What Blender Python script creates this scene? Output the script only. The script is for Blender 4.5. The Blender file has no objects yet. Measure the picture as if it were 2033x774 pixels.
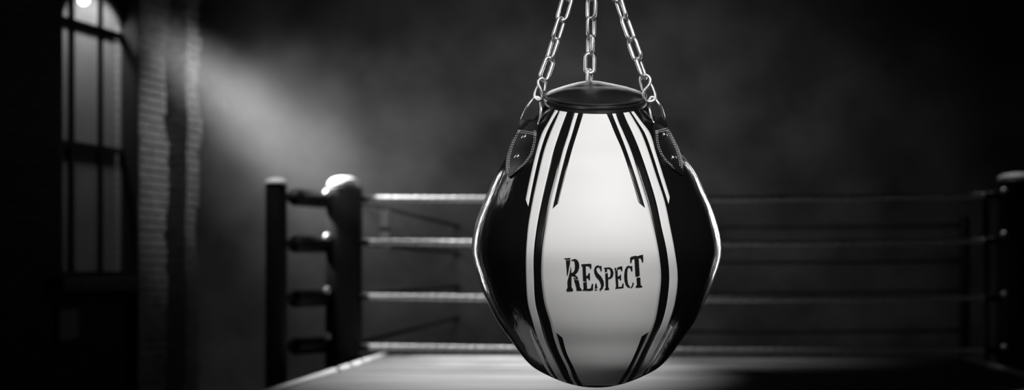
import bpy, math, random
from mathutils import Vector, Matrix
from mathutils.bvhtree import BVHTree
from mathutils.geometry import tessellate_polygon

random.seed(7)
S = bpy.context.scene
COL = S.collection
PI = math.pi
F, CX, HY, ZC = 2600.0, 1016.5, 536.0, 1.64      # focal length (px), optical axis, horizon row, eye height
W_PX, H_PX = 2033, 774


def P(x, y, Y):
    return Vector(((x - CX) / F * Y, Y, ZC + (HY - y) / F * Y))


HAZE = 0.082


# ------------------------------------------------------------------ materials
def mat(name, color, rough=0.5, metal=0.0, spec=0.5, noise=0.0, nscale=5.0, bump=0.0, bscale=40.0,
        coat=0.0, coat_rough=0.1, stretch=None, dist=0.002):
    m = bpy.data.materials.new(name)
    m.use_nodes = True
    nt = m.node_tree
    b = nt.nodes['Principled BSDF']
    b.inputs['Roughness'].default_value = rough
    b.inputs['Metallic'].default_value = metal
    b.inputs['Specular IOR Level'].default_value = spec
    b.inputs['Coat Weight'].default_value = coat
    b.inputs['Coat Roughness'].default_value = coat_rough
    c = (color, color, color) if isinstance(color, (int, float)) else color
    tc = nt.nodes.new('ShaderNodeTexCoord')
    src = tc.outputs['Object']
    if stretch:
        mp = nt.nodes.new('ShaderNodeMapping')
        mp.inputs['Scale'].default_value = stretch
        nt.links.new(src, mp.inputs['Vector'])
        src = mp.outputs['Vector']
    n = nt.nodes.new('ShaderNodeTexNoise')
    n.inputs['Scale'].default_value = nscale
    n.inputs['Detail'].default_value = 6
    nt.links.new(src, n.inputs['Vector'])
    r = nt.nodes.new('ShaderNodeValToRGB')
    r.color_ramp.elements[0].position = 0.3
    r.color_ramp.elements[1].position = 0.72
    r.color_ramp.elements[0].color = tuple(v * (1 - noise) for v in c) + (1,)
    r.color_ramp.elements[1].color = tuple(min(1, v * (1 + noise)) for v in c) + (1,)
    nt.links.new(n.outputs['Fac'], r.inputs['Fac'])
    nt.links.new(r.outputs['Color'], b.inputs['Base Color'])
    if bump:
        n2 = nt.nodes.new('ShaderNodeTexNoise')
        n2.inputs['Scale'].default_value = bscale
        n2.inputs['Detail'].default_value = 4
        nt.links.new(src, n2.inputs['Vector'])
        bp = nt.nodes.new('ShaderNodeBump')
        bp.inputs['Strength'].default_value = bump
        bp.inputs['Distance'].default_value = dist
        nt.links.new(n2.outputs['Fac'], bp.inputs['Height'])
        nt.links.new(bp.outputs['Normal'], b.inputs['Normal'])
    return m


M_BLACK = mat('black_leather', 0.006, rough=0.15, spec=0.5, noise=0.1, bump=0.42, bscale=8, dist=0.012, stretch=(1.6, 1.6, 0.55))
M_CAPL = mat('black_soft_leather', 0.010, rough=0.42, spec=0.4, noise=0.1, bump=0.3, bscale=9, dist=0.008)
M_STRIPE = mat('black_vinyl', 0.006, rough=0.28, noise=0.1, bump=0.25, bscale=9, dist=0.006)
M_WHITE = mat('white_vinyl', (0.82, 0.808, 0.80), rough=0.5, spec=0.15, noise=0.02, nscale=9, bump=0.12, bscale=5, dist=0.01)
M_INK = mat('black_ink', 0.008, rough=0.6, spec=0.3, noise=0.1)
M_STRAP = mat('strap_leather', 0.008, rough=0.38, spec=0.45, noise=0.2, nscale=60, bump=0.25, bscale=160, dist=0.001)
M_THREAD = mat('white_thread', 0.62, rough=0.8, noise=0.1)
M_DTHREAD = mat('grey_thread', 0.06, rough=0.6, noise=0.2)
M_STEEL = mat('galvanised_steel', 0.93, rough=0.36, metal=1.0, noise=0.06, nscale=90, bump=0.12, bscale=120, dist=0.0006)
M_RIVET = mat('nickel', 0.72, rough=0.28, metal=1.0, noise=0.05)
M_PAD = mat('pad_vinyl', 0.009, rough=0.5, spec=0.18, noise=0.2, bump=0.2, bscale=12)
M_POSTM = mat('painted_steel', 0.012, rough=0.5, spec=0.25, noise=0.3)
M_CAPW = mat('white_cap', 0.75, rough=0.5, noise=0.08, nscale=12)
M_CAPG = mat('grey_cap', 0.5, rough=0.55, noise=0.1)
M_KNOB = mat('bright_steel', 0.75, rough=0.45, metal=0.6, noise=0.05)
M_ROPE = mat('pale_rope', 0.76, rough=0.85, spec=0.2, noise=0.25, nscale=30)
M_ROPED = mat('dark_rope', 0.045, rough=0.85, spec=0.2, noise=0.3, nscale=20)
M_SPACER = mat('pale_webbing', 0.8, rough=0.8, noise=0.1)
M_CANVAS = mat('canvas', 0.11, rough=0.75, spec=0.25, noise=0.6, nscale=2.4, bump=0.15, bscale=14, stretch=(0.35, 1.0, 1))  # noise gives stains; its stretched contrast also stands in for shadow streaks
M_SKIRT = mat('skirt', 0.02, rough=0.8, noise=0.2)
M_TRIM = mat('pale_trim', 0.55, rough=0.6, noise=0.04, nscale=4)
M_FLOOR = mat('concrete', 0.05, rough=0.7, noise=0.4, nscale=2, bump=0.2)
M_PLASTER = mat('dark_plaster', 0.12, rough=0.9, spec=0.15, noise=0.42, nscale=1.3, bump=0.5, bscale=7, dist=0.03)
M_FRAME = mat('black_iron', 0.010, rough=0.6, noise=0.2)
M_SILL = mat('sill_stone', 0.04, rough=0.8, noise=0.3, nscale=8)
M_PANEL = mat('grey_panel', 0.16, rough=0.6, noise=0.1)


def brick_mat():
    m = bpy.data.materials.new('brick')
    m.use_nodes = True
    nt = m.node_tree
    b = nt.nodes['Principled BSDF']
    b.inputs['Roughness'].default_value = 0.9
    b.inputs['Specular IOR Level'].default_value = 0.15
    tc = nt.nodes.new('ShaderNodeTexCoord')
    bt = nt.nodes.new('ShaderNodeTexBrick')
    bt.inputs['Scale'].default_value = 1.0
    bt.inputs['Brick Width'].default_value = 0.22
    bt.inputs['Row Height'].default_value = 0.075
    bt.inputs['Mortar Size'].default_value = 0.008
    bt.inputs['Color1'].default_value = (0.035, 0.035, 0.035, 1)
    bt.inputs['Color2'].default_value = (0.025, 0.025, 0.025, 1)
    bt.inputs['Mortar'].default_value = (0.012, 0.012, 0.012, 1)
    nt.links.new(tc.outputs['UV'], bt.inputs['Vector'])
    nt.links.new(bt.outputs['Color'], b.inputs['Base Color'])
    bp = nt.nodes.new('ShaderNodeBump')
    bp.inputs['Strength'].default_value = 0.8
    bp.inputs['Distance'].default_value = 0.015
    bp.invert = True
    nt.links.new(bt.outputs['Fac'], bp.inputs['Height'])
    nt.links.new(bp.outputs['Normal'], b.inputs['Normal'])
    return m


M_BRICK = brick_mat()
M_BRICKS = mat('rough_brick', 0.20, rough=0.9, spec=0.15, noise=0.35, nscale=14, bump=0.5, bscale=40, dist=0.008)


def glass_mat():
    m = bpy.data.materials.new('dusty_glass')
    m.use_nodes = True
    nt = m.node_tree
    nt.nodes.clear()
    out = nt.nodes.new('ShaderNodeOutputMaterial')
    tr = nt.nodes.new('ShaderNodeBsdfTransparent')
    tr.inputs['Color'].default_value = (0.9, 0.9, 0.9, 1)
    tl = nt.nodes.new('ShaderNodeBsdfTranslucent')
    tl.inputs['Color'].default_value = (0.75, 0.75, 0.75, 1)
    gl = nt.nodes.new('ShaderNodeBsdfGlossy')
    gl.inputs['Roughness'].default_value = 0.15
    mx = nt.nodes.new('ShaderNodeMixShader')
    no = nt.nodes.new('ShaderNodeTexNoise')
    no.inputs['Scale'].default_value = 3
    rm = nt.nodes.new('ShaderNodeMapRange')
    rm.inputs['To Min'].default_value = 0.18
    rm.inputs['To Max'].default_value = 0.32
    tc = nt.nodes.new('ShaderNodeTexCoord')
    nt.links.new(tc.outputs['Object'], no.inputs['Vector'])
    nt.links.new(no.outputs['Fac'], rm.inputs['Value'])
    nt.links.new(rm.outputs['Result'], mx.inputs['Fac'])
    nt.links.new(tr.outputs[0], mx.inputs[1])
    nt.links.new(tl.outputs[0], mx.inputs[2])
    m2 = nt.nodes.new('ShaderNodeMixShader')
    m2.inputs['Fac'].default_value = 0.02
    nt.links.new(mx.outputs[0], m2.inputs[1])
    nt.links.new(gl.outputs[0], m2.inputs[2])
    nt.links.new(m2.outputs[0], out.inputs['Surface'])
    return m


M_GLASS = glass_mat()


def emit_mat(name, strength):
    m = bpy.data.materials.new(name)
    m.use_nodes = True
    nt = m.node_tree
    b = nt.nodes['Principled BSDF']
    b.inputs['Emission Color'].default_value = (1, 1, 1, 1)
    b.inputs['Emission Strength'].default_value = strength
    return m


# ------------------------------------------------------------------ object helpers
def wloc(o):
    v = Vector(o.location)
    while o.parent:
        o = o.parent
        v += Vector(o.location)
    return v


def obj(name, geo, m, parent=None, origin=None, smooth=True, solid=0, bevel=0, offset=-1):
    """geo = (verts, faces) in world space; origin = world origin of the object"""
    verts, faces = geo
    if origin is None:
        origin = wloc(parent) if parent else Vector((0, 0, 0))
    origin = Vector(origin)
    me = bpy.data.meshes.new(name)
    me.from_pydata([tuple(Vector(v) - origin) for v in verts], [], faces)
    me.update()
    if smooth:
        for p in me.polygons:
            p.use_smooth = True
    me.materials.append(m)
    o = bpy.data.objects.new(name, me)
    COL.objects.link(o)
    if parent:
        o.parent = parent
        o.location = origin - wloc(parent)
    else:
        o.location = origin
    if solid:
        md = o.modifiers.new('thick', 'SOLIDIFY')
        md.thickness = solid
        md.offset = offset
    if bevel:
        md = o.modifiers.new('bev', 'BEVEL')
        md.width = bevel
        md.segments = 2
        md.limit_method = 'ANGLE'
    return o


def thing(name, loc, label, cat, group=None):
    o = bpy.data.objects.new(name, None)
    o.empty_display_size = 0.05
    COL.objects.link(o)
    o.location = loc
    return tag(o, label, cat, group)


def tag(o, label=None, cat=None, group=None, kind=None):
    if label: o['label'] = label
    if cat: o['category'] = cat
    if group: o['group'] = group
    if kind: o['kind'] = kind
    return o


def dup(root, loc, label=None):
    kids = list(root.children)
    r = root.copy()
    COL.objects.link(r)
    r.location = loc
    if label: r['label'] = label
    for ch in kids:
        c = ch.copy()
        COL.objects.link(c)
        c.parent = r
        for g in ch.children:
            d = g.copy()
            COL.objects.link(d)
            d.parent = c
    return r


def join(*geos):
    V, Fc = [], []
    for v, f in geos:
        k = len(V)
        V += [Vector(p) for p in v]
        Fc += [tuple(i + k for i in q) for q in f]
    return V, Fc


def box(c, ux, uy, uz):
    c, ux, uy, uz = map(Vector, (c, ux, uy, uz))   # half-extent vectors
    v = [c + a * ux + b * uy + d * uz for a in (-1, 1) for b in (-1, 1) for d in (-1, 1)]
    f = [(0, 1, 3, 2), (4, 6, 7, 5), (0, 4, 5, 1), (2, 3, 7, 6), (0, 2, 6, 4), (1, 5, 7, 3)]
    if ux.cross(uy).dot(uz) < 0:
        f = [q[::-1] for q in f]
    return v, f


def lathe(c, prof, n=40, axis=None):
    """profile of (r, z) about a vertical axis through c; ends closed when r == 0"""
    c = Vector(c)
    V, Fc, rows = [], [], []
    for r, z in prof:
        if r < 1e-6:
            V.append(c + Vector((0, 0, z)))
            rows.append([len(V) - 1])
        else:
            rows.append(list(range(len(V), len(V) + n)))
            for i in range(n):
                a = 2 * PI * i / n
                V.append(c + Vector((r * math.cos(a), r * math.sin(a), z)))
    for A, B in zip(rows, rows[1:]):
        for i in range(n):
            j = (i + 1) % n
            if len(A) == 1 and len(B) == 1: continue
            if len(A) == 1: Fc.append((A[0], B[j], B[i])[::-1] if False else (A[0], B[i], B[j]))
            elif len(B) == 1: Fc.append((A[i], B[0], A[j])[::1])
            else: Fc.append((A[i], B[i], B[j], A[j]))
    return V, Fc


def smooth_path(pts, closed=False, sub=6):
    pts = [Vector(p) for p in pts]
    n = len(pts)
    out = []
    segs = n if closed else n - 1
    for i in range(segs):
        if closed:
            p0, p1, p2, p3 = pts[i - 1], pts[i], pts[(i + 1) % n], pts[(i + 2) % n]
        else:
            p0, p1, p2, p3 = pts[max(i - 1, 0)], pts[i], pts[i + 1], pts[min(i + 2, n - 1)]
        for k in range(sub):
            t = k / sub
            out.append(0.5 * ((2 * p1) + (p2 - p0) * t + (2 * p0 - 5 * p1 + 4 * p2 - p3) * t * t + (3 * p1 - p0 - 3 * p2 + p3) * t ** 3))
    if not closed:
        out.append(pts[-1])
    return out


def tube(path, r, n=12, closed=False, rfun=None):
    path = [Vector(p) for p in path]
    m = len(path)
    V, Fc = [], []
    up = None
    s = 0.0
    for i, p in enumerate(path):
        a = path[i - 1] if (i or closed) else p
        b = path[(i + 1) % m] if (i < m - 1 or closed) else p
        t = (b - a).normalized()
        if up is None:
            up = Vector((0, 1, 0)) if abs(t.y) < 0.9 else Vector((0, 0, 1))
        u = (up - t * up.dot(t)).normalized()
        up = u
        w = t.cross(u)
        if i: s += (p - path[i - 1]).length
        for k in range(n):
            an = 2 * PI * k / n
            rr = rfun(an, s, i / (m - 1)) if rfun else r
            V.append(p + (u * math.cos(an) + w * math.sin(an)) * rr)
    for i in range(m if closed else m - 1):
        j = (i + 1) % m
        for k in range(n):
            l = (k + 1) % n
            Fc.append((i * n + k, i * n + l, j * n + l, j * n + k))
    if not closed:
        Fc.append(tuple(range(n))[::-1])
        Fc.append(tuple((m - 1) * n + k for k in range(n)))
    return V, Fc


def sphere(c, r, n=20, m=12, sz=1.0):
    return lathe(c, [(0, -r * sz)] + [(r * math.sin(PI * i / m), -r * sz * math.cos(PI * i / m)) for i in range(1, m)] + [(0, r * sz)], n)


def interp(tab, y):
    if y <= tab[0][0]: return tab[0][1]
    for (a, va), (b, vb) in zip(tab, tab[1:]):
        if y <= b:
            return va + (vb - va) * (y - a) / (b - a)
    return tab[-1][1]


def cubic(tab, y):
    """monotone-ish Hermite through the table"""
    n = len(tab)
    if y <= tab[0][0]: return tab[0][1]
    if y >= tab[-1][0]: return tab[-1][1]
    for i in range(n - 1):
        x0, v0 = tab[i]
        x1, v1 = tab[i + 1]
        if y <= x1:
            h = x1 - x0
            d = (v1 - v0) / h
            def slope(k):
                if k == 0: return (tab[1][1] - tab[0][1]) / (tab[1][0] - tab[0][0])
                if k == n - 1: return (tab[-1][1] - tab[-2][1]) / (tab[-1][0] - tab[-2][0])
                return (tab[k + 1][1] - tab[k - 1][1]) / (tab[k + 1][0] - tab[k - 1][0])
            m0, m1 = slope(i), slope(i + 1)
            t = (y - x0) / h
            return (v0 * (1 + 2 * t) * (1 - t) ** 2 + m0 * h * t * (1 - t) ** 2 + v1 * t * t * (3 - 2 * t) + m1 * h * t * t * (t - 1))


# ================================================================== PUNCHING BAG
YB = 2.64
U = YB / F                                   # metres per photo pixel at the bag's axis
BCX = 1182.5
BX = (BCX - CX) * U


def zrow(y): return ZC + (HY - y) * U


RAD = [(199, 94), (207, 98), (222, 109), (237, 122), (255, 136), (280, 154.5), (304, 172), (343, 196.5), (377, 212), (410, 226.5), (440, 237),
       (470, 244.2), (497, 246.4), (517, 244), (544, 236), (580, 223.2), (620, 204.5), (645, 190), (675, 168), (700, 150.5), (716, 137.5), (729, 123),
       (738, 108), (747, 90), (755, 71), (761, 53), (766, 32), (768, 14), (768.4, 0)]


def shear(y):
    t = min(1, max(0, (y - 200) / 150.0))
    return 0.32 * (1 - t * t * (3 - 2 * t))


def bag_point(theta, R, y):
    """theta = 0 to the right, pi/2 towards the camera"""
    fr = math.sin(theta) * R
    return Vector((BX + math.cos(theta) * R * U, YB - fr * U, zrow(y) - shear(y) * fr * U))


def bag_surface(rows, n):
    V, Fc, idx = [], [], []
    for R, y in rows:
        if R < 0.5:
            V.append(bag_point(0, 0, y)); idx.append([len(V) - 1])
        else:
            idx.append(list(range(len(V), len(V) + n)))
            for i in range(n):
                V.append(bag_point(2 * PI * i / n, R, y))
    for A, B in zip(idx, idx[1:]):
        for i in range(n):
            j = (i + 1) % n
            if len(A) == 1: Fc.append((A[0], B[j], B[i]))
            elif len(B) == 1: Fc.append((A[i], A[j], B[0]))
            else: Fc.append((A[i], A[j], B[j], B[i]))
    # outward winding: theta grows towards the camera, rows run downwards
    return V, [f[::-1] for f in Fc]


ys = []
y = 199.0
while y < 768.4:
    ys.append(y)
    y += 5.0 if y < 715 else (2.5 if y < 755 else 1.2)
ys.append(768.4)
body_geo = bag_surface([(max(0, cubic(RAD, q)) if q < 768.3 else 0, q) for q in ys], 220)
BVH = BVHTree.FromPolygons(body_geo[0], body_geo[1])
CAM = Vector((0, 0, ZC))


def ray(x, y):
    d = (P(x, y, 1.0) - CAM).normalized()
    h = BVH.ray_cast(CAM, d)
    return (h[0], h[1]) if h[0] is not None else None


def on_bag(x, y, off):
    """point of the bag's surface seen at photo pixel (x, y), lifted by off metres"""
    for k in range(400):
        h = ray(x, y)
        if h:
            n = h[1] if h[1].dot(CAM - h[0]) > 0 else -h[1]
            return h[0] + n * off
        x += 0.5 if x < BCX else -0.5
    raise RuntimeError('no hit %s %s' % (x, y))


bag = thing('punching_bag', bag_point(0, 0, 768.4), 'large white and black leather punching bag hanging on three chains, lettered RESPECT', 'punching bag')
BAGO = wloc(bag)
obj('body', body_geo, M_BLACK, bag)

# ---- stripe boundaries traced as (y, x)
YR = [220, 241, 265, 300, 350, 400, 450, 500, 550, 600, 640, 670, 700, 730, 750, 762]
TB = {
 'L0': [1101.5, 1089.8, 1076.2, 1065.3, 1053.3, 1043, None, None, None, None, None, 1056, 1067.9, 1083.5, 1097.9, 1108],
 'L1': [1108.5, 1096.2, 1084.6, 1073, 1061, 1050.9, None, None, None, None, None, 1061.3, 1075.5, 1089.7, 1103, 1113],
 'L2': [1111.7, 1102.8, 1092.5, 1080.2, 1068.1, 1057.4, 1048.9, 1044.9, 1044.9, 1048.3, 1058.4, 1067.9, 1080.6, 1095, 1107.7, 1117],
 'L3': [1127.4, 1119.5, 1110.8, 1099.6, 1087.4, 1076, 1066.5, 1060.5, 1060.5, 1063.6, 1073.5, 1081.9, 1094.1, 1109.4, 1121, 1130],
 'L4': [1142.8, 1135.9, 1128.8, 1117.5, 1104.8, 1092, 1083.2, 1076.3, 1075.1, 1081.1, 1092.8, 1099.9, 1110.6, 1125, 1132.5, 1140],
 'L5': [1150.4, 1143.7, 1136.7, 1125.7, 1112.5, 1100.9, None, None, None, None, None, 1107.5, 1117, 1131.5, 1139, 1147],
 'L6': [1160, 1153.8, 1146.2, 1135.4, 1122.3, 1109.6, None, None, None, None, None, 1117, 1125.5, 1139.5, 1148, 1156],
 'R6': [1201.2, 1210.6, 1220.3, 1235.4, 1252.1, 1266.7, None, None, None, None, None, 1272.5, 1260.7, 1245.9, 1233.6, 1226],
 'R5': [1212.3, 1220.5, 1230.4, 1243.7, 1260.7, 1276.2, None, None, None, None, None, 1282.4, 1268.6, 1254.3, 1241, 1233],
 'R4': [1220.5, 1227.4, 1238, 1252.7, 1269, 1284.6, 1297.1, 1307.3, 1312.1, 1307.1, 1299.5, 1288.5, 1273.8, 1259.4, 1247.4, 1240],
 'R3': [1235, 1244.1, 1255.4, 1269.7, 1286.8, 1301.8, 1312.5, 1323.3, 1327.9, 1323.3, 1313.3, 1299, 1284.8, 1271.7, 1256.5, 1247],
 'R2': [1247, 1259.8, 1273.3, 1286.6, 1302.8, 1319.2, 1329.9, 1339.3, 1344.9, 1339.7, 1327.9, 1315.6, 1299.3, 1283.4, 1270, 1261],
 'R1': [1251, 1265.1, 1280.2, 1293.4, 1309.3, 1325.4, None, None, None, None, None, 1320.5, 1304.1, 1287, 1274, 1265],
 'R0': [1257, 1272.6, 1290.2, 1300.9, 1316.7, 1332, None, None, None, None, None, 1326.6, 1309.6, 1291.4, 1278, 1269],
}
TAB = {}
for k, v in TB.items():
    up = [(a, b) for a, b in zip(YR, v) if b is not None]
    if v[6] is None:
        TAB[k + 't'] = [q for q in up if q[0] <= 400]
        lo = [q for q in up if q[0] >= 670]
        # carry the lower flash up to its tip
        s = (lo[1][1] - lo[0][1]) / 30.0
        TAB[k + 'b'] = [(640, lo[0][1] - s * 30 * 0.85)] + lo
        last, prev = TAB[k + 't'][-1], TAB[k + 't'][-2]
        TAB[k + 't'].append((430, last[1] + (last[1] - prev[1]) / 50 * 30 * 0.9))
    else:
        TAB[k] = up


def edge(key): return lambda y: cubic(TAB[key], y)


def strip(fl, fr, y0, y1, off, cols=3, step=4.0, top=None, cut=None):
    """surface patch between two boundary curves; cut(x) trims an end along a slant"""
    rows = max(2, int((y1 - y0) / step) + 1)
    V, Fc = [], []
    for i in range(rows + 1):
        yy = y0 + (y1 - y0) * i / rows
        for j in range(cols + 1):
            t = j / cols
            y2 = yy
            if cut:
                a, b = cut(t)                      # allowed row range in this column
                y2 = a + (b - a) * i / rows
            x = fl(y2) + (fr(y2) - fl(y2)) * t
            V.append(on_bag(x, y2, off))
    for i in range(rows):
        for j in range(cols):
            k = i * (cols + 1) + j
            Fc.append((k, k + cols + 1, k + cols + 2, k + 1))
    return V, Fc


YT, YE = 216.0, 762.0


def ytop(x):     # upper hem of the printed front, just under the zip
    return 220.0 - 4.0 * max(0, (abs(x - 1181) - 45) / 75.0)


def ybot(x):     # keep clear of the bag's lower limb
    y = 764.0
    while cubic(RAD, y) < abs(x - BCX) + 5 and y > 600: y -= 0.5
    return y


def colcut(fl, fr, a=None, b=None):
    def f(t):
        if a is None:
            y0 = 220.0
            for _ in range(3):
                y0 = ytop(fl(y0) + (fr(y0) - fl(y0)) * t)
        else:
            y0 = a[0] + (a[1] - a[0]) * t
        if b is None:
            y1 = 762.0
            for _ in range(12):
                y1 = 0.5 * y1 + 0.5 * ybot(fl(y1) + (fr(y1) - fl(y1)) * t)
        else:
            y1 = b[0] + (b[1] - b[0]) * t
        return y0, y1
    return f


def patch(fl, fr, off, cols, a=None, b=None):
    return strip(fl, fr, 220, 762, off, cols, 4.0, cut=colcut(fl, fr, a, b))


E = edge
# white areas: one broad centre panel, two flanking bands and four short flashes
obj('front_panel', patch(E('L4'), E('R4'), 0.0009, 40), M_WHITE, bag, solid=0.0007)
for a, b, n in (('L2', 'L3', 6), ('R3', 'R2', 6)):
    tag(obj('white_band', patch(E(a), E(b), 0.0009, n), M_WHITE, bag, solid=0.0007), 'white vinyl band')
for g in (patch(E('L0t'), E('L1t'), 0.0009, 3, None, (396, 410)), patch(E('R1t'), E('R0t'), 0.0009, 3, None, (405, 391)),
          patch(E('L0b'), E('L1b'), 0.0009, 3, (660.4, 652.5), None), patch(E('R1b'), E('R0b'), 0.0009, 3, (645.5, 652), None)):
    tag(obj('white_flash', g, M_WHITE, bag, solid=0.0007), 'short white vinyl flash')
# black stripes between and on top of the white
for a, b in (('L3', 'L4'), ('R4', 'R3')):
    obj('black_stripe', patch(E(a), E(b), 0.0012, 5), M_STRIPE, bag, solid=0.0006)
for g in (patch(E('L5t'), E('L6t'), 0.0016, 4, None, (414.5, 404)), patch(E('R6t'), E('R5t'), 0.0016, 4, None, (402, 413)),
          patch(E('L5b'), E('L6b'), 0.0016, 4, (659.4, 669.4), None), patch(E('R6b'), E('R5b'), 0.0016, 4, (667, 657.8), None)):
    obj('black_flash', g, M_STRIPE, bag, solid=0.0006)

# ---- lettering
A0, B0, LS = (1110, 495), (1195, 495), 8.6
GL = {
 'r': (A0, [
   [(88, 150), (195, 143), (195, 165), (120, 172)],
   [(120, 185), (193, 180), (190, 235), (168, 340), (150, 442), (138, 435), (130, 300)],
   [(203, 285), (213, 400), (215, 640), (240, 680), (240, 705), (130, 705), (130, 680), (150, 650), (145, 540), (165, 470), (185, 390)],
   [(210, 175), (270, 157), (310, 175), (340, 225), (348, 300), (325, 370), (280, 420), (215, 436), (212, 402), (245, 385), (270, 340), (275, 270), (265, 205), (240, 186), (213, 192)],
   [(215, 430), (270, 428), (310, 458), (330, 500), (312, 500), (288, 468), (250, 456), (215, 447)],
   [(248, 478), (300, 490), (312, 506), (260, 500)],
   [(258, 515), (335, 520), (362, 650), (390, 678), (388, 698), (305, 700), (298, 680), (300, 660)]]),
 'e': (A0, [
   [(382, 250), (545, 240), (554, 270), (550, 328), (535, 328), (515, 285), (455, 275), (462, 450), (490, 440), (505, 400), (525, 400), (530, 516), (512, 520), (500, 490), (465, 480), (472, 536), (440, 545), (428, 533), (411, 533), (403, 290), (386, 278)],
   [(413, 560), (440, 560), (472, 548), (480, 670), (540, 662), (560, 582), (582, 584), (580, 662), (580, 692), (404, 697), (404, 682), (422, 672)]]),
 's': (A0, [
   [(724, 272), (728, 366), (710, 366), (695, 312), (665, 296), (642, 312), (636, 350), (658, 395), (720, 460), (758, 530), (766, 600), (746, 660), (715, 686), (690, 682), (690, 668), (710, 650), (715, 600), (690, 530), (630, 462), (602, 395), (598, 335), (622, 284), (665, 266), (700, 285)],
   [(618, 580), (635, 574), (654, 640), (650, 658), (610, 658)],
   [(608, 680), (652, 678), (648, 690), (608, 692)],
   [(694, 696), (716, 692), (708, 704)]]),
 'p': (B0, [
   [(36, 308), (130, 302), (175, 328), (198, 390), (190, 450), (155, 490), (110, 500), (106, 480), (138, 460), (150, 400), (140, 345), (115, 325), (85, 325), (88, 372), (52, 385), (50, 335)],
   [(55, 412), (96, 394), (106, 480), (108, 640), (122, 665), (122, 682), (46, 686), (48, 668), (66, 650)]]),
 'x': (B0, [
   [(211, 318), (245, 308), (243, 372), (254, 345), (264, 303), (325, 285), (345, 288), (347, 360), (330, 364), (312, 325), (270, 335), (265, 360), (268, 456), (300, 450), (308, 423), (325, 426), (327, 520), (310, 522), (300, 495), (272, 492), (280, 640), (335, 630), (350, 575), (368, 575), (366, 650), (228, 664), (230, 645), (242, 640), (230, 480), (222, 338)]]),
 'c': (B0, [
   [(514, 278), (518, 366), (500, 370), (480, 310), (455, 300), (436, 330), (428, 400), (430, 500), (445, 590), (475, 630), (480, 644), (445, 644), (405, 602), (382, 525), (377, 430), (390, 340), (420, 288), (455, 273), (490, 285)],
   [(520, 558), (542, 572), (530, 620), (500, 657), (490, 642), (512, 610)]]),
 't': (B0, [
   [(478, 137), (510, 120), (570, 105), (600, 115), (640, 100), (696, 88), (701, 150), (699, 215), (682, 216), (660, 150), (622, 145), (632, 300), (641, 440), (602, 458), (570, 455), (560, 300), (552, 155), (515, 167), (500, 226), (479, 228)],
   [(587, 490), (610, 473), (650, 476), (656, 600), (684, 625), (682, 640), (573, 646), (573, 627), (595, 600)]]),
}


def glyph(org, polys):
    V, Fc = [], []
    for poly in polys:
        pts = []
        for i, a in enumerate(poly):
            b = poly[(i + 1) % len(poly)]
            m = max(1, int(math.hypot(b[0] - a[0], b[1] - a[1]) / 45))
            for q in range(m):
                pts.append((a[0] + (b[0] - a[0]) * q / m, a[1] + (b[1] - a[1]) * q / m))
        tri = tessellate_polygon([[Vector((p[0], -p[1], 0)) for p in pts]])
        k = len(V)
        V += [on_bag(org[0] + p[0] / LS, org[1] + p[1] / LS, 0.0017) for p in pts]
        for t in tri:
            a, b, c = (V[k + i] for i in t)
            n = (b - a).cross(c - a)
            Fc.append(tuple(k + i for i in (t if n.dot(CAM - a) > 0 else t[::-1])))
    return V, Fc


for key in 'respxct':
    obj('letter', glyph(*GL[key]), M_INK, bag, smooth=False, solid=0.0006)

# ---- cap, zip
cap_rows = [(96, 203), (99.5, 199), (100.5, 194), (99, 189.5), (95.5, 186.5), (88, 183.5), (76, 179.5), (60, 175.5), (42, 173), (22, 171.8), (8, 171.4), (0, 171.3)]


def csurf(rows, n):
    V, f = bag_surface(rows, n)
    for v in V:                                  # the rear chain tugs the cover up into a soft peak
        back = max(0, v.y - YB) / U
        v.z += 5.0 * U * math.exp(-((v.x - BX + 0.010) / (42 * U)) ** 2) * min(1, back / 60.0)
    return V, [q[::-1] for q in f]


cap_fine = []
for i in range(len(cap_rows) - 1):
    for k in range(3):
        t = k / 3
        cap_fine.append((cap_rows[i][0] + (cap_rows[i + 1][0] - cap_rows[i][0]) * t, cap_rows[i][1] + (cap_rows[i + 1][1] - cap_rows[i][1]) * t))
cap_fine.append(cap_rows[-1])
capo = obj('cap', csurf(cap_fine, 120), M_CAPL, bag)
zp = []
zip_tape = []
N = 300
for i in range(N):
    th = 2 * PI * i / N
    for dy, sgn in ((-1.0, 0), (1.6, 0.5)):
        t2 = th + sgn * 2 * PI / N
        c = bag_point(t2, 102.0, 193.5 + dy + 1.2)
        tn = Vector((-math.sin(t2), -math.cos(t2), 0))
        zp.append(box(c, tn * 0.00062, Vector((math.cos(t2), -math.sin(t2), 0)) * 0.0011, (0, 0, 0.0011)))
ring_pts = lambda R, y: [bag_point(2 * PI * i / 120, R, y) for i in range(120)]
zipo = obj('zip', join(tube(ring_pts(100.8, 189.8), 0.0011, 8, True), tube(ring_pts(100.8, 200.5), 0.0011, 8, True),
                       tube(ring_pts(97.2, 204.5), 0.0034, 8, True)), M_CAPL, bag)
tag(obj('zip_teeth', join(*zp), mat('zip_teeth', 0.02, rough=0.35, spec=0.6, noise=0.2), zipo, smooth=False), 'dark glinting zip teeth')
st = []
for i in range(220):
    th = 2 * PI * i / 220
    c = bag_point(th, 101.0, 187.2)
    st.append(box(c, Vector((-math.sin(th), -math.cos(th), -0.3 * math.cos(th))) * 0.0010, Vector((math.cos(th), -math.sin(th), 0)) * 0.0004, (0, 0, 0.0004)))
obj('stitching', join(*st), M_DTHREAD, capo, smooth=False)


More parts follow.
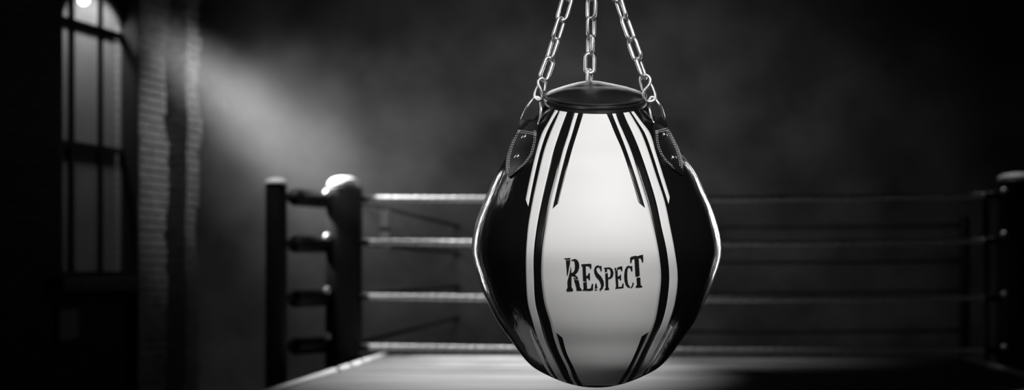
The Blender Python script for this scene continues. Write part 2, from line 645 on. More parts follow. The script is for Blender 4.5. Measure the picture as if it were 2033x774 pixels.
# ---- hanging straps
def strap_pt(x, y, lift):
    """point of a strap seen at (x, y): follows the bag and runs on straight past its limb"""
    yr, Y = y, YB - 0.05
    for _ in range(40):
        p = P(x, y, Y)
        R = cubic(RAD, yr) * U
        q = 1 - ((p.x - BX) / R) ** 2
        f = math.sqrt(0.05 * math.log1p(math.exp(max(-30, min(30, q / 0.05)))))
        Y = 0.6 * Y + 0.4 * (YB - f * R)
        yr = 0.6 * yr + 0.4 * (HY - (p.z + shear(yr) * f * R - ZC) / U)
    return P(x, y, Y - lift)


def strap(left, right, rivets, label):
    yt, yb = left[0][0], left[-1][0]
    rows, cols = 44, 10
    V, Fc = [], []
    for i in range(rows + 1):
        yy = yt + (yb - yt) * i / rows
        a, b = cubic(left, yy), cubic(right, yy)
        if b < a + 0.6: a, b = (a + b) / 2 - 0.3, (a + b) / 2 + 0.3
        for j in range(cols + 1):
            V.append(strap_pt(a + (b - a) * j / cols, yy, 0.006))
    for i in range(rows):
        for j in range(cols):
            k = i * (cols + 1) + j
            Fc.append((k, k + cols + 1, k + cols + 2, k + 1))
    s = obj('strap', (V, Fc), M_STRAP, bag, solid=0.0042, offset=-1, bevel=0.0007)
    # white double stitching
    dash = []
    def run(pts):
        acc = []
        for a, b in zip(pts, pts[1:]):
            L = math.hypot(b[0] - a[0], b[1] - a[1])
            n = max(1, int(L / 0.5))
            acc += [(a[0] + (b[0] - a[0]) * q / n, a[1] + (b[1] - a[1]) * q / n) for q in range(n)]
        acc.append(pts[-1])
        i = 0
        while i + 6 < len(acc):
            a, b = acc[i], acc[i + 5]
            A, B = strap_pt(a[0], a[1], 0.0068), strap_pt(b[0], b[1], 0.0068)
            dash.append(tube([A, B], 0.00052, 6))
            i += 9
    y0 = 259
    for ins in (3.2, 6.2):
        lp = [(interp(left, q) + ins, q) for q in range(int(y0), int(yb - 3 - ins * 1.5), 3)]
        rp = [(interp(right, q) - ins, q) for q in range(int(y0), int(yb - 3 - ins * 1.5), 3)]
        lp = [p for p, q in zip(lp, rp) if p[0] < q[0]]
        rp = [q for q in rp if q[0] > interp(left, q[1]) + ins]
        run(lp); run(rp)
    for dy in (0, 3.5):
        yl, yr = (258 + dy, 264 + dy) if BCX > left[0][1] else (262 + dy, 256 + dy)
        if left[0][1] > BCX: yl, yr = yl - 2, yr - 2
        n = 12
        p = []
        for q in range(n + 1):
            t = q / n
            yy = yl + (yr - yl) * t
            a, b = interp(left, yy) + 2.0, interp(right, yy) - 2.0
            p.append(strap_pt(a + (b - a) * t, yy, 0.0068))
        dash.append(tube(p, 0.0006, 6))
    tag(obj('stitching', join(*dash), M_THREAD, s), 'white double stitching')
    for x, yy in rivets:
        c = strap_pt(x, yy, 0.0065)
        n = (strap_pt(x + 3, yy, 0.0065) - strap_pt(x - 3, yy, 0.0065)).cross(strap_pt(x, yy - 3, 0.0065) - strap_pt(x, yy + 3, 0.0065)).normalized()
        if n.dot(CAM - c) < 0: n = -n
        q = Vector((0, 0, 1)).rotation_difference(n).to_matrix()
        v, f = lathe((0, 0, 0), [(0.0064, -0.0005), (0.0062, 0.0008), (0.0050, 0.0019), (0.003, 0.0026), (0, 0.0029)][::1], 20)
        v = [c + q @ p for p in v]
        obj('rivet', (v, f), M_RIVET, s)
    return s


strap([(237, 1032.5), (247, 1031), (254, 1028.5), (262, 1024), (272, 1019), (290, 1011.5), (308, 1006.5), (325, 1004), (340, 1005), (352, 1009.3)],
      [(237, 1066), (247, 1065.8), (254, 1065.5), (262, 1067), (280, 1066), (296, 1062.5), (308, 1058), (325, 1045.5), (340, 1027), (352, 1010.7)],
      [(1040.3, 270.8), (1026.3, 309.7)], 'left')
strap([(233, 1300.5), (245, 1299.5), (254, 1299), (264, 1299.5), (278, 1300), (292, 1303), (306, 1309), (318, 1317.5), (333, 1333.5), (347, 1354.2)],
      [(233, 1322), (243, 1323.5), (252, 1326), (264, 1333), (280, 1341), (296, 1348.5), (312, 1353.5), (328, 1356), (340, 1356.2), (347, 1355.8)],
      [(1320, 266.5), (1338, 311.5)], 'right')

YL = strap_pt(1050, 250, 0).y - 0.001
YRr = strap_pt(1310, 248, 0).y - 0.001


def px_path(pts, Y):
    return [P(x, y, Y + (d[0] if d else 0)) for x, y, *d in pts]


def ring_path(pts, Y):
    """wire whose foot lies behind the strap's fold and whose top leans free"""
    out = []
    for x, y in pts:
        t = min(1, max(0, (y - 212) / 24.0))
        t = t * t * (3 - 2 * t)
        out.append(P(x, y, Y * (1 - t) + strap_pt(x, y, -0.0042).y * t))
    return out



WR = 0.0028
obj('triangle_ring', tube(smooth_path(ring_path([(1035, 246), (1036, 237), (1046, 214), (1057, 198), (1065, 192.5), (1072.5, 198), (1074.5, 218), (1072, 236), (1067.5, 247), (1060, 249.5), (1042, 249.5)], YL), True, 6), WR, 12, True), M_STEEL, bag)
obj('triangle_ring', tube(smooth_path(ring_path([(1298, 243.5), (1293, 236), (1289.5, 218), (1288.4, 202), (1293, 192.5), (1301, 197), (1312, 213), (1318, 231), (1319.5, 241), (1314, 245.5), (1304, 246)], YRr), True, 6), WR, 12, True), M_STEEL, bag)
# small leather loop for the rear chain
obj('loop', box(P(1178, 165.5, YB + 0.088), (0.012, 0, 0), (0, 0.008, 0), (0, 0, 0.0022)), M_CAPL, bag, bevel=0.001)

# ---- S hooks
s1 = obj('s_hook', tube(smooth_path(px_path([(1081.5, 181), (1083.2, 165, -0.001), (1077, 155.5, -0.003), (1069.5, 159.5, -0.005), (1069, 167, -0.006), (1073, 177, -0.006), (1077, 188, -0.005), (1074.5, 196.5, -0.003), (1068, 198.5, -0.001), (1061.8, 193, 0.002), (1062.5, 183, 0.004), (1068, 171, 0.004)], YL - 0.002), False, 6), 0.0028, 12), M_STEEL, origin=P(1070, 198, YL))
tag(s1, 'steel s-shaped hook joining left chain to the triangle ring', 'hook', 's hooks of the bag')
s2 = obj('s_hook', tube(smooth_path(px_path([(1275, 181, 0.002), (1270.5, 162, 0.001), (1273, 152, 0), (1281, 148.5, -0.002), (1289, 153, -0.004), (1291, 162, -0.006), (1286, 172.5, -0.007), (1277.5, 183, -0.006), (1277, 192.5, -0.005), (1283, 200.5, -0.003), (1292, 202, -0.001), (1299.5, 197.5, 0), (1300.5, 188, 0.001), (1296, 175, 0.002), (1292, 168, 0.003)], YRr - 0.002), False, 6), 0.0030, 12), M_STEEL, origin=P(1286, 202, YRr))
tag(s2, 'steel s-shaped hook joining right chain to the triangle ring', 'hook', 's hooks of the bag')


# ---- chains
def link_geo(hl, hw, r):
    pts = []
    n = 10
    for i in range(n + 1):
        a = PI * i / n
        pts.append((hw * math.cos(a), 0, hl - hw + hw * math.sin(a)))
    for i in range(n + 1):
        a = PI + PI * i / n
        pts.append((hw * math.cos(a), 0, -(hl - hw) + hw * math.sin(a)))
    return tube(pts, r, 12, True)


link_me = None


def chain(label, links, base):
    global link_me
    root = thing('hanging_chain', base, label, 'chain', 'steel chains carrying the bag')
    for (x0, y0, x1, y1, Y0, Y1, tw) in links:
        a, b = P(x0, y0, Y0), P(x1, y1, Y1)
        if link_me is None:
            o = obj('link', link_geo(0.0232, 0.0096, 0.0037), M_STEEL)
            link_me = o
        else:
            o = link_me.copy()
            COL.objects.link(o)
        z = (b - a).normalized()
        x = Vector((1, 0, 0)); x = (x - z * x.dot(z)).normalized()
        yv = z.cross(x)
        R = Matrix((x, yv, z)).transposed() @ Matrix.Rotation(math.radians(tw), 3, 'Z')
        L = (b - a).length / 2
        o.rotation_euler = R.to_euler()
        o.scale = (1, 1, L / (0.0232 + 0.0037))
        o.parent = root
        o.location = (a + b) / 2 - root.location
    return root


DL = YL - 0.002
chain('steel chain running up from left strap of the bag', [
    (1076.3, 162.5, 1094.5, 111.5, DL, DL + .008, 35), (1089.8, 121.5, 1104.3, 73.5, DL + .008, DL + .014, -52),
    (1101.5, 81.5, 1117, 33, DL + .014, DL + .022, 50), (1112.8, 44.5, 1128.8, -10, DL + .022, DL + .03, -8),
    (1126, 2.5, 1140, -42, DL + .03, DL + .036, 75), (1138, -33, 1153, -83, DL + .036, DL + .044, -15),
    (1150.5, -74, 1164.5, -122, DL + .044, DL + .05, 72), (1162, -113, 1175, -163, DL + .05, DL + .058, -20)], P(1076, 162, DL))
DR = YRr - 0.002
chain('steel chain running up from right strap of the bag', [
    (1281, 159, 1264, 112.5, DR, DR + .008, 58), (1268.5, 121, 1251.5, 73.5, DR + .008, DR + .014, -46),
    (1256, 82.5, 1238, 31.5, DR + .014, DR + .022, 38), (1241, 40.5, 1226.5, -6, DR + .022, DR + .03, -68),
    (1229, 5, 1211, -46, DR + .03, DR + .036, 12), (1214, -36, 1198, -84, DR + .036, DR + .044, -72),
    (1200.5, -75, 1189, -122, DR + .044, DR + .05, 15), (1191, -113, 1181, -163, DR + .05, DR + .058, -75)], P(1281, 159, DR))
DM = YB + 0.095
chain('steel chain behind the cap, middle one of the three', [
    (1170.2, 176, 1170, 135, DM, DM, 66), (1170.6, 148.5, 1171.2, 103.5, DM, DM, 8), (1171.5, 110.5, 1172.5, 69, DM, DM, -64),
    (1173.3, 76, 1173.6, 32, DM, DM, 44), (1173.6, 39.5, 1174.6, -6, DM, DM, -38), (1174.8, 2.5, 1175.5, -44, DM, DM, 60),
    (1175.5, -36, 1176.3, -84, DM, DM - .01, -25), (1176.3, -75, 1177.2, -123, DM - .01, DM - .025, 62), (1177.2, -114, 1178, -163, DM - .025, DM - .04, -30)], P(1170, 176, DM))

# ring and hook that gather the three chains, and the steel beam they hang from
hr = P(1178, -168, YB)
tr = thing('gathering_ring', hr, 'thick steel ring with a shank gathering the three chains above the bag', 'ring')
obj('ring', tube([hr + Vector((0.016 * math.cos(a), 0.055 * math.sin(a) + 0.015, 0.018 * math.cos(a) * 0 + 0.012 * math.sin(2 * a) * 0)) for a in [2 * PI * k / 40 for k in range(40)]], 0.0045, 12, True), M_STEEL, tr)
obj('shank', tube([hr + Vector((0.016, 0.015, 0)), hr + Vector((0.012, 0.015, 0.05)), hr + Vector((0, 0.015, 0.09)), hr + Vector((0, 0.015, 0.40))], 0.006, 12), M_STEEL, tr)
tag(obj('trim_5', join(box((0.3, YB + 0.015, hr.z + 0.404), (5.5, 0, 0), (0, 0.06, 0), (0, 0, 0.005)), box((0.3, YB + 0.015, hr.z + 0.554), (5.5, 0, 0), (0, 0.06, 0), (0, 0, 0.005)),
                       box((0.3, YB + 0.015, hr.z + 0.479), (5.5, 0, 0), (0, 0.005, 0), (0, 0, 0.07))), M_POSTM, smooth=False), kind='structure')

# ================================================================== ROOM
WD = Vector((0.301, 1, 0)).normalized()          # left wall runs away from the camera along this
WN = Vector((WD.y, -WD.x, 0))                    # into the room
W0 = Vector((-3.48 - WD.x * 0, 11.73, 0))        # a point of its face (right jamb of the window)


def WP(s, z, inn=0.0):
    return W0 + WD * s + WN * inn + Vector((0, 0, z))


def structure(o): return tag(o, kind='structure')


# floor and back wall
structure(obj('floor', box((1, 9, -0.1), (12, 0, 0), (0, 11, 0), (0, 0, 0.1)), M_FLOOR, smooth=False))
structure(obj('wall_back', box((1, 17.65, 3.0), (9, 0, 0), (0, 0.15, 0), (0, 0, 3.0)), M_PLASTER, smooth=False))

# left brick wall with an arched opening, 0.34 m thick
FI = -0.03                                       # window plane, measured into the room


def s_at(px, inn=0.0):       # wall coordinate seen at photo column px
    k = (px - CX) / F
    Q = W0 + WN * inn
    return (k * Q.y - Q.x) / (WD.x - k * WD.y)


SA, SB = s_at(113, FI), s_at(246, FI)
ZS, ZSP, ARCH = 1.575, 3.73, 0.36
S_NEAR, S_FAR, WT, WTOP = -7.5, 0.80, 0.14, 6.0
arch = []
NA = 24
for i in range(NA + 1):
    a = PI - PI * i / NA
    arch.append(((SA + SB) / 2 + (SB - SA) / 2 * math.cos(a), ZSP + ARCH * math.sin(a)))


def wall_geo():
    V, Fc, UV = [], [], []
    def quad(pts, uv):
        k = len(V)
        V.extend(pts)
        Fc.append(tuple(range(k, k + len(pts))))
        UV.extend(uv)
    for inn, flip in ((0.0, False), (-WT, True)):
        def face(pts):
            q = pts[::-1] if flip else pts
            quad([WP(s, z, inn) for s, z in q], [(s, z) for s, z in q])
        face([(S_NEAR, 0), (SA, 0), (SA, WTOP), (S_NEAR, WTOP)])
        face([(SB, 0), (S_FAR, 0), (S_FAR, WTOP), (SB, WTOP)])
        face([(SA, 0), (SB, 0), (SB, ZS), (SA, ZS)])
        for (s0, z0), (s1, z1) in zip(arch, arch[1:]):
            face([(s0, z0), (s1, z1), (s1, WTOP), (s0, WTOP)])
    loop = [(SA, ZS), (SA, ZSP)] + arch[1:-1] + [(SB, ZSP), (SB, ZS)]
    L = 0
    for a, b in zip(loop, loop[1:] + loop[:1]):
        d = math.hypot(b[0] - a[0], b[1] - a[1])
        if a[0] == b[0]:
            uv = [(0, a[1]), (0, b[1]), (WT, b[1]), (WT, a[1])]
        else:
            uv = [(0, L), (0, L + d), (WT, L + d), (WT, L)]
        quad([WP(a[0], a[1], 0), WP(b[0], b[1], 0), WP(b[0], b[1], -WT), WP(a[0], a[1], -WT)], uv)
        L += d
    for s, fl in ((S_NEAR, 0), (S_FAR, 1)):
        q = [WP(s, 0, 0), WP(s, WTOP, 0), WP(s, WTOP, -WT), WP(s, 0, -WT)]
        quad(q[::-1] if fl else q, [(0, 0), (0, WTOP), (WT, WTOP), (WT, 0)])
    return V, Fc, UV


v, f, uv = wall_geo()
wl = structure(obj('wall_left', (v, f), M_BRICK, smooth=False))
ul = wl.data.uv_layers.new(name='UVMap')
for i, l in enumerate(wl.data.loops):
    ul.data[i].uv = uv[i]


# brick piers beside the window: stacked courses with ragged ends
def pier(name, s0, length, inn0, proj, zt, seed):
    rnd = random.Random(seed)
    parts = []
    z = 0.0
    drift = 0
    while z < zt:
        h = 0.066
        drift = 0.7 * drift + rnd.uniform(-0.022, 0.022)
        p, q = proj + 0.4 * drift, length + drift
        parts.append(box(WP(s0 + q / 2, z + h / 2, inn0 + p / 2), WD * q / 2, WN * p / 2, (0, 0, h / 2)))
        parts.append(box(WP(s0 + 0.012 + length / 2, z + h + 0.0055, inn0 + (proj - 0.03) / 2), WD * (length / 2 - 0.012), WN * (proj - 0.03) / 2, (0, 0, 0.0055)))
        z += 0.077
    return structure(obj(name, join(*parts), M_BRICKS, smooth=False, bevel=0.006))


PJ1 = 0.135
sA = s_at(275, PJ1)
sB = s_at(330, PJ1)
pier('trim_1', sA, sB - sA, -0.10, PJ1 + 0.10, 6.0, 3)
PJ2 = PJ1
while s_at(371, PJ2) > sB + 0.03: PJ2 += 0.005
sC = s_at(371, PJ2)
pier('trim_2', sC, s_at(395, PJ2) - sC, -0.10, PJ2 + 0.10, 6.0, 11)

# window
win = tag(bpy.data.objects.new('window_1', None), kind='structure')
COL.objects.link(win)
win.location = WP((SA + SB) / 2, ZS, -0.06)


def wbar(s0, z0, s1, z1, w, d=0.03):
    a, b = WP(s0, z0, FI), WP(s1, z1, FI)
    t = (b - a).normalized()
    n = WN.cross(t)
    return box((a + b) / 2, t * ((b - a).length / 2), n * w / 2, WN * d)


fr = []
lp = [(SA + .015, ZS), (SA + .015, ZSP)] + [(p[0] * 0.97 + (SA + SB) / 2 * 0.03, p[1] - 0.012) for p in arch[1:-1]] + [(SB - .015, ZSP), (SB - .015, ZS)]
for a, b in zip(lp, lp[1:]):
    fr.append(wbar(a[0], a[1], b[0], b[1], 0.05))
fr.append(wbar(SA, ZS + .025, SB, ZS + .025, 0.06))
obj('frame', join(*fr), M_FRAME, win, smooth=False)


m1, m2 = s_at(139.5, FI), s_at(196.5, FI)


def zarch(s):
    u = (s - (SA + SB) / 2) / ((SB - SA) / 2)
    return ZSP + ARCH * math.sqrt(max(0, 1 - u * u))


for s in (m1, m2):
    obj('mullion', wbar(s, ZS, s, zarch(s), 0.05, 0.026), M_FRAME, win, smooth=False)
for z in (ZSP, 2.70):
    obj('transom', wbar(SA, z, SB, z, 0.052, 0.028), M_FRAME, win, smooth=False)
cols_ = [SA, m1, m2, SB]
for i in range(3):
    for z0, z1 in ((ZS, 2.70), (2.70, ZSP)):
        a, b = cols_[i], cols_[i + 1]
        obj('pane', box(WP((a + b) / 2, (z0 + z1) / 2, FI), WD * ((b - a) / 2 - .004), WN * 0.0, (0, 0, (z1 - z0) / 2 - .004)) if False else
            ([WP(a, z0, FI), WP(b, z0, FI), WP(b, z1, FI), WP(a, z1, FI)], [(0, 1, 2, 3)]), M_GLASS, win, smooth=False)
    a, b = cols_[i], cols_[i + 1]
    pts = [WP(a, ZSP, FI), WP(b, ZSP, FI)] + [WP(b + (a - b) * k / 10, zarch(b + (a - b) * k / 10), FI) for k in range(11)]
    obj('pane', (pts, [tuple(range(len(pts)))]), M_GLASS, win, smooth=False)
structure(obj('trim_3', box(WP(-0.45, ZS - 0.06, 0.04), WD * 0.62, WN * 0.10, (0, 0, 0.055)), M_SILL, smooth=False, bevel=0.01))

structure(obj('trim_4', box(WP(sA - 0.016, 3.0, PJ1 / 2), WD * 0.014, WN * (PJ1 / 2 + 0.004), (0, 0, 2.98)), M_FRAME, smooth=False))

# glowing ball added outside to stand for the sun glint in the arch
lp_c = P(166, 0, 12.05)
glint = thing('added_sun_glint', lp_c, 'added glowing ball for the sun glint behind the arched window top', 'glint')
obj('globe', sphere(lp_c, 0.045), emit_mat('sun_glint_glow', 14.0), glint)
obj('bracket', tube([lp_c + Vector((0, 0, 0.05)), lp_c + Vector((0, 0, 0.2)), lp_c + Vector((0.10, -0.05, 0.26)), lp_c + Vector((0.26, -0.10, 0.26))], 0.012, 8), M_FRAME, glint)  # made-up mount for the added ball

# faint panel under the window
pc_s = s_at(132)
pz = ZC + (HY - 644) / F * (W0 + WD * pc_s).y
pn = thing('wall_panel', WP(pc_s, pz - .13, 0.0), 'faint grey rectangular panel on brick wall below the window', 'panel')
obj('plate', box(WP(pc_s, pz, 0.016), WD * 0.135, WN * 0.012, (0, 0, 0.135)), M_PANEL, pn, smooth=False, bevel=0.004)
obj('frame', join(*[box(WP(pc_s + a, pz + b, 0.018), WD * c, WN * 0.018, (0, 0, d)) for a, b, c, d in ((0, .135, .145, .01), (0, -.135, .145, .01), (.14, 0, .01, .135), (-.14, 0, .01, .135))]), M_FRAME, pn, smooth=False)

# ================================================================== RING
RD = Vector((0.1013, 1, 0)).normalized()         # away from camera
RX = Vector((RD.y, -RD.x, 0))                    # to the right
RC = Vector((-1.123, 11.38, 0))                  # far left corner of the canvas
ZT = ZC - 0.74                                   # canvas height
PW, PDp = 4.93, 5.2
plat = thing('ring_platform', RC, 'raised ring platform with pale stained and shade-streaked canvas top under the ropes', 'platform')
ctr = RC + RX * PW / 2 - RD * PDp / 2
obj('canvas', box(ctr + Vector((0, 0, ZT - 0.02)), RX * PW / 2, RD * PDp / 2, (0, 0, 0.02)), M_CANVAS, plat, smooth=False, bevel=0.012)
obj('base', box(ctr + Vector((0, 0, (ZT - 0.04) / 2)), RX * (PW / 2 - .03), RD * (PDp / 2 - .03), (0, 0, (ZT - 0.04) / 2)), M_SKIRT, plat, smooth=False)
for sgn in (0, 1):
    p = RC + RX * (0.02 if sgn == 0 else PW - 0.02)
    obj('edge_trim', tube([p + Vector((0, 0, ZT + .004)), p - RD * PDp + Vector((0, 0, ZT + .004))], 0.024, 12), M_TRIM, plat)

# posts
Y1 = 10.9
post_c = Vector((P(683, 0, Y1).x, Y1, 0))
kz = Y1 / F


def zp(y, Y=Y1): return ZC + (HY - y) / F * Y


def make_post(name, c, r, ztop, cap_h, cap_r, m, mc, label):
    t = thing(name, c, label, 'post', 'corner posts of the ring')
    zb = ztop - cap_h
    pr = [(0, 0), (r * 1.3, 0), (r * 1.3, 0.02), (r * 0.7, 0.03), (r * 0.7, 0.35), (r * 0.94, 0.37), (r, 0.40), (r, zb - .03), (r * .97, zb)]
    obj('pad', lathe(c, pr + [(0, zb)], 40), m, t)
    cp = [(0, zb), (cap_r, zb), (cap_r * .99, zb + cap_h * .22), (cap_r * .9, zb + cap_h * .55), (cap_r * .68, zb + cap_h * .82), (cap_r * .36, zb + cap_h * .96), (0, zb + cap_h)]
    tag(obj('post_cap', lathe(c, cp, 40), mc, t), 'pale domed cap')
    return t


make_post('corner_post', post_c, 37 * kz, zp(350), 20 * kz, 32.5 * kz, M_PAD, M_CAPW, 'thick round black padded post with bright white domed cap')
Y2 = 10.1
post2 = Vector((P(548.5, 0, Y2).x, Y2, 0))
make_post('corner_post', post2, 21.5 * Y2 / F, zp(353, Y2), 13 * Y2 / F, 22.5 * Y2 / F, M_POSTM, M_CAPG, 'slim black post with flat grey cap, left of the padded post')
Y3 = 10.36
post3 = Vector((P(2020, 0, Y3).x, Y3, 0))
make_post('corner_post', post3, 40 * Y3 / F, zp(343, Y3), 14 * Y3 / F, 38 * Y3 / F, M_PAD, M_CAPG, 'black padded post cut off by right edge of the picture')

# pads joining the slim post to the padded post
nm = ['topmost', 'second', 'third', 'lowest']
pads = [(391, 397, 383), (484, 485, 470), (593, 591, 576), (688, 684, 667)]
for k, (ya, yb, yk) in enumerate(pads):
    a = P(580, ya, Y2 + 0.14)
    b = P(645, yb, Y1 - 0.04)
    t = thing('turnbuckle_pad', (a + b) / 2, '%s of four short black pads between slim post and padded post' % nm[k], 'pad', 'turnbuckle pads between the two left posts')
    d = (b - a).normalized()
    n = 10
    path = [a + (b - a) * i / 24 for i in range(25)]
    rf = lambda an, s, u: (16.5 * kz) * (1 - 0.55 * max(0, abs(u - .5) * 2 - .86) / .14)
    obj('cushion', tube(path, 0.06, 24, rfun=rf), M_PAD, t)
    obj('bolt', tube([post2 + Vector((0.05, 0.03, a.z)), a + d * 0.03], 0.022, 12), M_POSTM, t)
    kp = P(650, yk, Y1 - 0.14)
    obj('knob', join(sphere(kp, 7.5 * kz), tube([kp, kp + Vector((0.06, 0.06, -0.02))], 0.012, 8)), M_KNOB, t)

# ropes to the right
rope_y = [395, 480.5, 588, 687]
c1, c3 = post_c, post3
rope_src = None
LAB = ['topmost', 'second', 'third', 'lowest']
for k, ry in enumerate(rope_y):
    h = zp(ry)
    a = Vector((c1.x, c1.y - 0.06, h)) + RX * 0.15
    b = Vector((c3.x, c3.y - 0.04, h)) - RX * 0.17
    t = thing('ring_rope', a, '%s of the four pale twisted ropes strung between the padded posts' % LAB[k], 'rope', 'ring ropes between the padded posts')
    n = 620
    L = (b - a).length
    path = [a + (b - a) * i / n + Vector((0, 0, -0.018 * math.sin(PI * i / n))) for i in range(n + 1)]
    if rope_src is None:
        rf = lambda an, s, u: 0.0235 * (0.78 + 0.26 * abs(math.cos(1.5 * an - s * 2 * PI / 0.16)))
        rope_src = obj('strand', tube(path, 0.02, 16, rfun=rf), M_ROPE, t)
    else:
        o = rope_src.copy(); COL.objects.link(o); o.parent = t; o.location = (0, 0, 0)
    obj('sleeve', tube([a - RX * 0.02, a + RX * 0.07], 0.026, 14), M_PAD, t)
    obj('sleeve', tube([b - RX * 0.10, b + RX * 0.02], 0.030, 14), M_PAD, t)
    kp = P(1993, [379, 465, 584, 690][k], Y3 - 0.17)
    obj('knob', join(sphere(kp, 0.024), tube([kp, kp + Vector((0.05, 0.06, 0))], 0.010, 8)), M_KNOB, t)

# ropes running back to the wall, with a spacer
for k, ry in enumerate(rope_y):
    h = zp(ry)
    a = Vector((c1.x, c1.y, h)) + RD * 0.13 + RX * 0.02
    b = Vector((c1.x, c1.y, h)) + RD * (17.49 - c1.y) / RD.y
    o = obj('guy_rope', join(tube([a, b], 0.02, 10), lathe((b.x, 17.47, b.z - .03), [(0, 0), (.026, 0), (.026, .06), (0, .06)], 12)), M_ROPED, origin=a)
    tag(o, '%s of the dark ropes running back from the padded post to the rear wall' % LAB[k], 'rope', 'dark ropes running back to the wall')
sp_b = Vector((c1.x, c1.y, 0)) + RD * 1.70
sp = thing('rope_spacer', sp_b + Vector((0, 0, zp(480.5))), 'pale strap tying together the two upper dark ropes behind the padded post', 'strap')
obj('web', box(sp_b + Vector((0, 0, (zp(480.5) + zp(395)) / 2)), (0.045, 0, 0), (0, 0.024, 0), (0, 0, (zp(395) - zp(480.5)) / 2 + .03)), M_SPACER, sp, smooth=False, bevel=0.008)
obj('buckle', box(sp_b + Vector((0, -0.024, (zp(480.5) + zp(395)) / 2 - .02)), (0.05, 0, 0), (0, 0.006, 0), (0, 0, 0.02)), M_POSTM, sp, smooth=False)

# rear rope row between slim posts
YBk = 16.2
bp = []
for px, lab in ((1150, 'slim dark rear post at left end of the far ropes, directly behind the bag'), (1915, 'slim dark rear post carrying the far ropes, left of the right padded post')):
    c = Vector((P(px, 0, YBk).x, YBk, 0))
    t = thing('rear_post', c, lab, 'post', 'rear rope posts')
    obj('pole', lathe(c, [(0, 0.02), (.06, .02), (.06, zp(432, YBk)), (0.05, zp(430, YBk)), (0, zp(430, YBk))], 20), M_POSTM, t)
    obj('foot', lathe(c, [(0, 0), (.16, 0), (.16, .02), (.07, .03), (0, .03)], 24), M_POSTM, t)
    bp.append(c)
for k, ry in enumerate((447, 517, 577, 655)):
    z = zp(ry, YBk)
    a, b = bp[0] + Vector((.06, 0, z)), bp[1] + Vector((-.06, 0, z))
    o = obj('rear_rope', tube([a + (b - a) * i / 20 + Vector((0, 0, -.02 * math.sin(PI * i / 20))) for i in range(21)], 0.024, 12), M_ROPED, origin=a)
    tag(o, '%s of the thin dark ropes between the slim rear posts' % LAB[k], 'rope', 'thin ropes between the rear posts')
# thin pole beside the right post
pc = Vector((P(1957, 0, 11.2).x, 11.2, 0))
t = thing('slim_pole', pc, 'thin grey upright pole just left of the right padded post', 'pole')
obj('pole', lathe(pc, [(0, 0.02), (.03, .02), (.03, zp(385, 11.2)), (0, zp(385, 11.2))], 18), mat('grey_pole', 0.06, rough=0.4, noise=0.15), t)
obj('foot', lathe(pc, [(0, 0), (.12, 0), (.12, .02), (.04, .03), (0, .03)], 24), M_POSTM, t)

# ================================================================== LIGHT
def aim(o, tgt):
    o.rotation_euler = (Vector(tgt) - Vector(o.location)).to_track_quat('-Z', 'Y').to_euler()


def area(name, loc, tgt, power, sx, sy, spread=180):
    l = bpy.data.lights.new(name, 'AREA')
    l.shape = 'RECTANGLE'
    l.size, l.size_y, l.energy = sx, sy, power
    l.spread = math.radians(spread)
    o = bpy.data.objects.new(name, l)
    COL.objects.link(o)
    o.location = loc
    aim(o, tgt)
    return o


def spot(name, loc, tgt, power, cone, blend=0.6, rad=0.1):
    l = bpy.data.lights.new(name, 'SPOT')
    l.energy, l.spot_size, l.spot_blend, l.shadow_soft_size = power, math.radians(cone), blend, rad
    o = bpy.data.objects.new(name, l)
    COL.objects.link(o)
    o.location = loc
    aim(o, tgt)
    return o


bc = Vector((BX, YB, zrow(470)))
area('key_softbox', (0.85, 0.0, 3.95), bc, 8.7, 1.2, 0.9, 48)
area('fill_softbox', (-1.15, 0.7, 2.4), bc, 0.8, 0.6, 1.2, 40)
area('rim_top', (0.17, 6.6, 3.45), bc, 4, 1.6, 0.25, 60)
area('side_left', (-1.65, 3.9, 3.05), bc, 0.32, 0.5, 0.6, 70)
area('low_left', (-1.15, 3.5, 0.28), bc, 0.18, 1.0, 0.5, 80)
area('low_right', (1.5, 3.6, 0.28), bc, 0.16, 0.9, 0.4, 80)
area('rim_left', (-3.42, 8.3, 2.1), bc, 6, 0.14, 4.1, 40)
area('rim_right', (3.46, 8.3, 2.1), bc, 6, 0.14, 4.1, 40)

tgt = Vector((-1.0, 11.0, 2.0))
spot('window_beam', WP(-0.5, 3.95, 0.2), tgt, 4000, 29, 1.0, 0.2)
area('outdoor_sky', WP(-0.55, 4.3, -0.36), WP(-0.5, 3.4, 0), 22, 0.7, 0.2)
spot('wall_glow', (-4.5, 14.7, 4.7), (-2.7, 17.5, 3.25), 330, 56, 1.0, 0.25)
spot('pier_fill', WP(0.55, 5.2, 2.0), WP(0.6, 2.9, 0.15), 300, 30, 1.0, 0.10)  # added spot to bring out the brick piers, no fixture known there
spot('post_fill', (-2.1, 9.5, 5.9), (-1.72, 10.35, 2.3), 800, 20, 1.0, 0.08)  # added spot, lifts the slim post's cap and the pad tops
spot('cap_fill', (3.75, 11.6, 5.9), post3 + Vector((0, 0, zp(345, Y3))), 260, 12, 1.0, 0.06)  # added narrow spot, only brightens the right post's cap
spot('ring_light', (0.2, 14.2, 5.9), (-0.1, 10.35, 1.35), 6200, 31, 1.0, 0.08)
area('room_ambient', (0.7, 13.6, 6.0), (0.6, 17.5, 0.9), 34, 4.5, 1, 110)

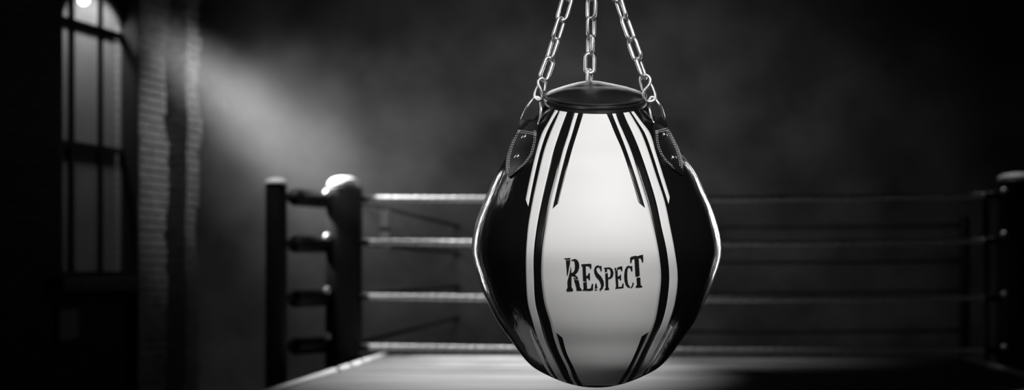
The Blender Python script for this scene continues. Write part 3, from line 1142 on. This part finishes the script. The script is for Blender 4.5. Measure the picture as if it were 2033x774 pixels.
# ================================================================== WORLD, HAZE, CAMERA
w = bpy.data.worlds.new('World')
S.world = w
w.use_nodes = True
nt = w.node_tree
nt.nodes['Background'].inputs['Color'].default_value = (0, 0, 0, 1)
hm = bpy.data.materials.new('haze')
hm.use_nodes = True
nt = hm.node_tree
nt.nodes.clear()
vs = nt.nodes.new('ShaderNodeVolumeScatter')
tc = nt.nodes.new('ShaderNodeTexCoord')
mp = nt.nodes.new('ShaderNodeMapping')
mp.inputs['Location'].default_value = (2.0, -11.4, -2.85)
ln = nt.nodes.new('ShaderNodeVectorMath')
ln.operation = 'LENGTH'
mr = nt.nodes.new('ShaderNodeMapRange')
mr.interpolation_type = 'SMOOTHSTEP'
for k_, v_ in (('From Min', 0.2), ('From Max', 1.6), ('To Min', HAZE), ('To Max', 0.0)):
    mr.inputs[k_].default_value = v_
nt.links.new(tc.outputs['Object'], mp.inputs['Vector'])
nt.links.new(mp.outputs['Vector'], ln.inputs[0])
nt.links.new(ln.outputs['Value'], mr.inputs['Value'])
nt.links.new(mr.outputs['Result'], vs.inputs['Density'])
vs.inputs['Anisotropy'].default_value = 0.1
nt.links.new(vs.outputs[0], nt.nodes.new('ShaderNodeOutputMaterial').inputs['Volume'])
plan = [WP(-1.40, 0, 0.02), WP(sA - 0.05, 0, 0.02), WP(sA - 0.05, 0, PJ2 + 0.03), WP(1.35, 0, PJ2 + 0.03), Vector((0, 13.15, 0)), Vector((0, 10.35, 0))]
n_ = len(plan)
hv = [p + Vector((0, 0, 0.95)) for p in plan] + [p + Vector((0, 0, 4.55)) for p in plan]
hf = [tuple(range(n_)), tuple(range(2 * n_ - 1, n_ - 1, -1))] + [(k, k + n_, (k + 1) % n_ + n_, (k + 1) % n_) for k in range(n_)]
hz = obj('haze', (hv, hf), hm, smooth=False)
tag(hz, 'thin dusty haze lit by the beam from the window', 'haze', kind='stuff')

cam = bpy.data.cameras.new('Camera')
cam.sensor_width = 36.0
cam.lens = F / W_PX * 36.0
cam.shift_y = (HY - H_PX / 2) / W_PX
cam.clip_start, cam.clip_end = 0.05, 100
cam.dof.use_dof = True
cam.dof.focus_distance = 2.50
cam.dof.aperture_fstop = 2.9
co = bpy.data.objects.new('Camera', cam)
COL.objects.link(co)
co.location = CAM
co.rotation_euler = (PI / 2, 0, 0)
S.camera = co
S.view_settings.view_transform = 'Standard'
S.view_settings.look = 'None'
S.view_settings.exposure = 0.0
S.view_settings.gamma = 1.0
S.view_settings.use_curve_mapping = False
S.cycles.use_denoising = True
S.cycles.max_bounces = 6
S.cycles.volume_bounces = 0
S.cycles.transparent_max_bounces = 12
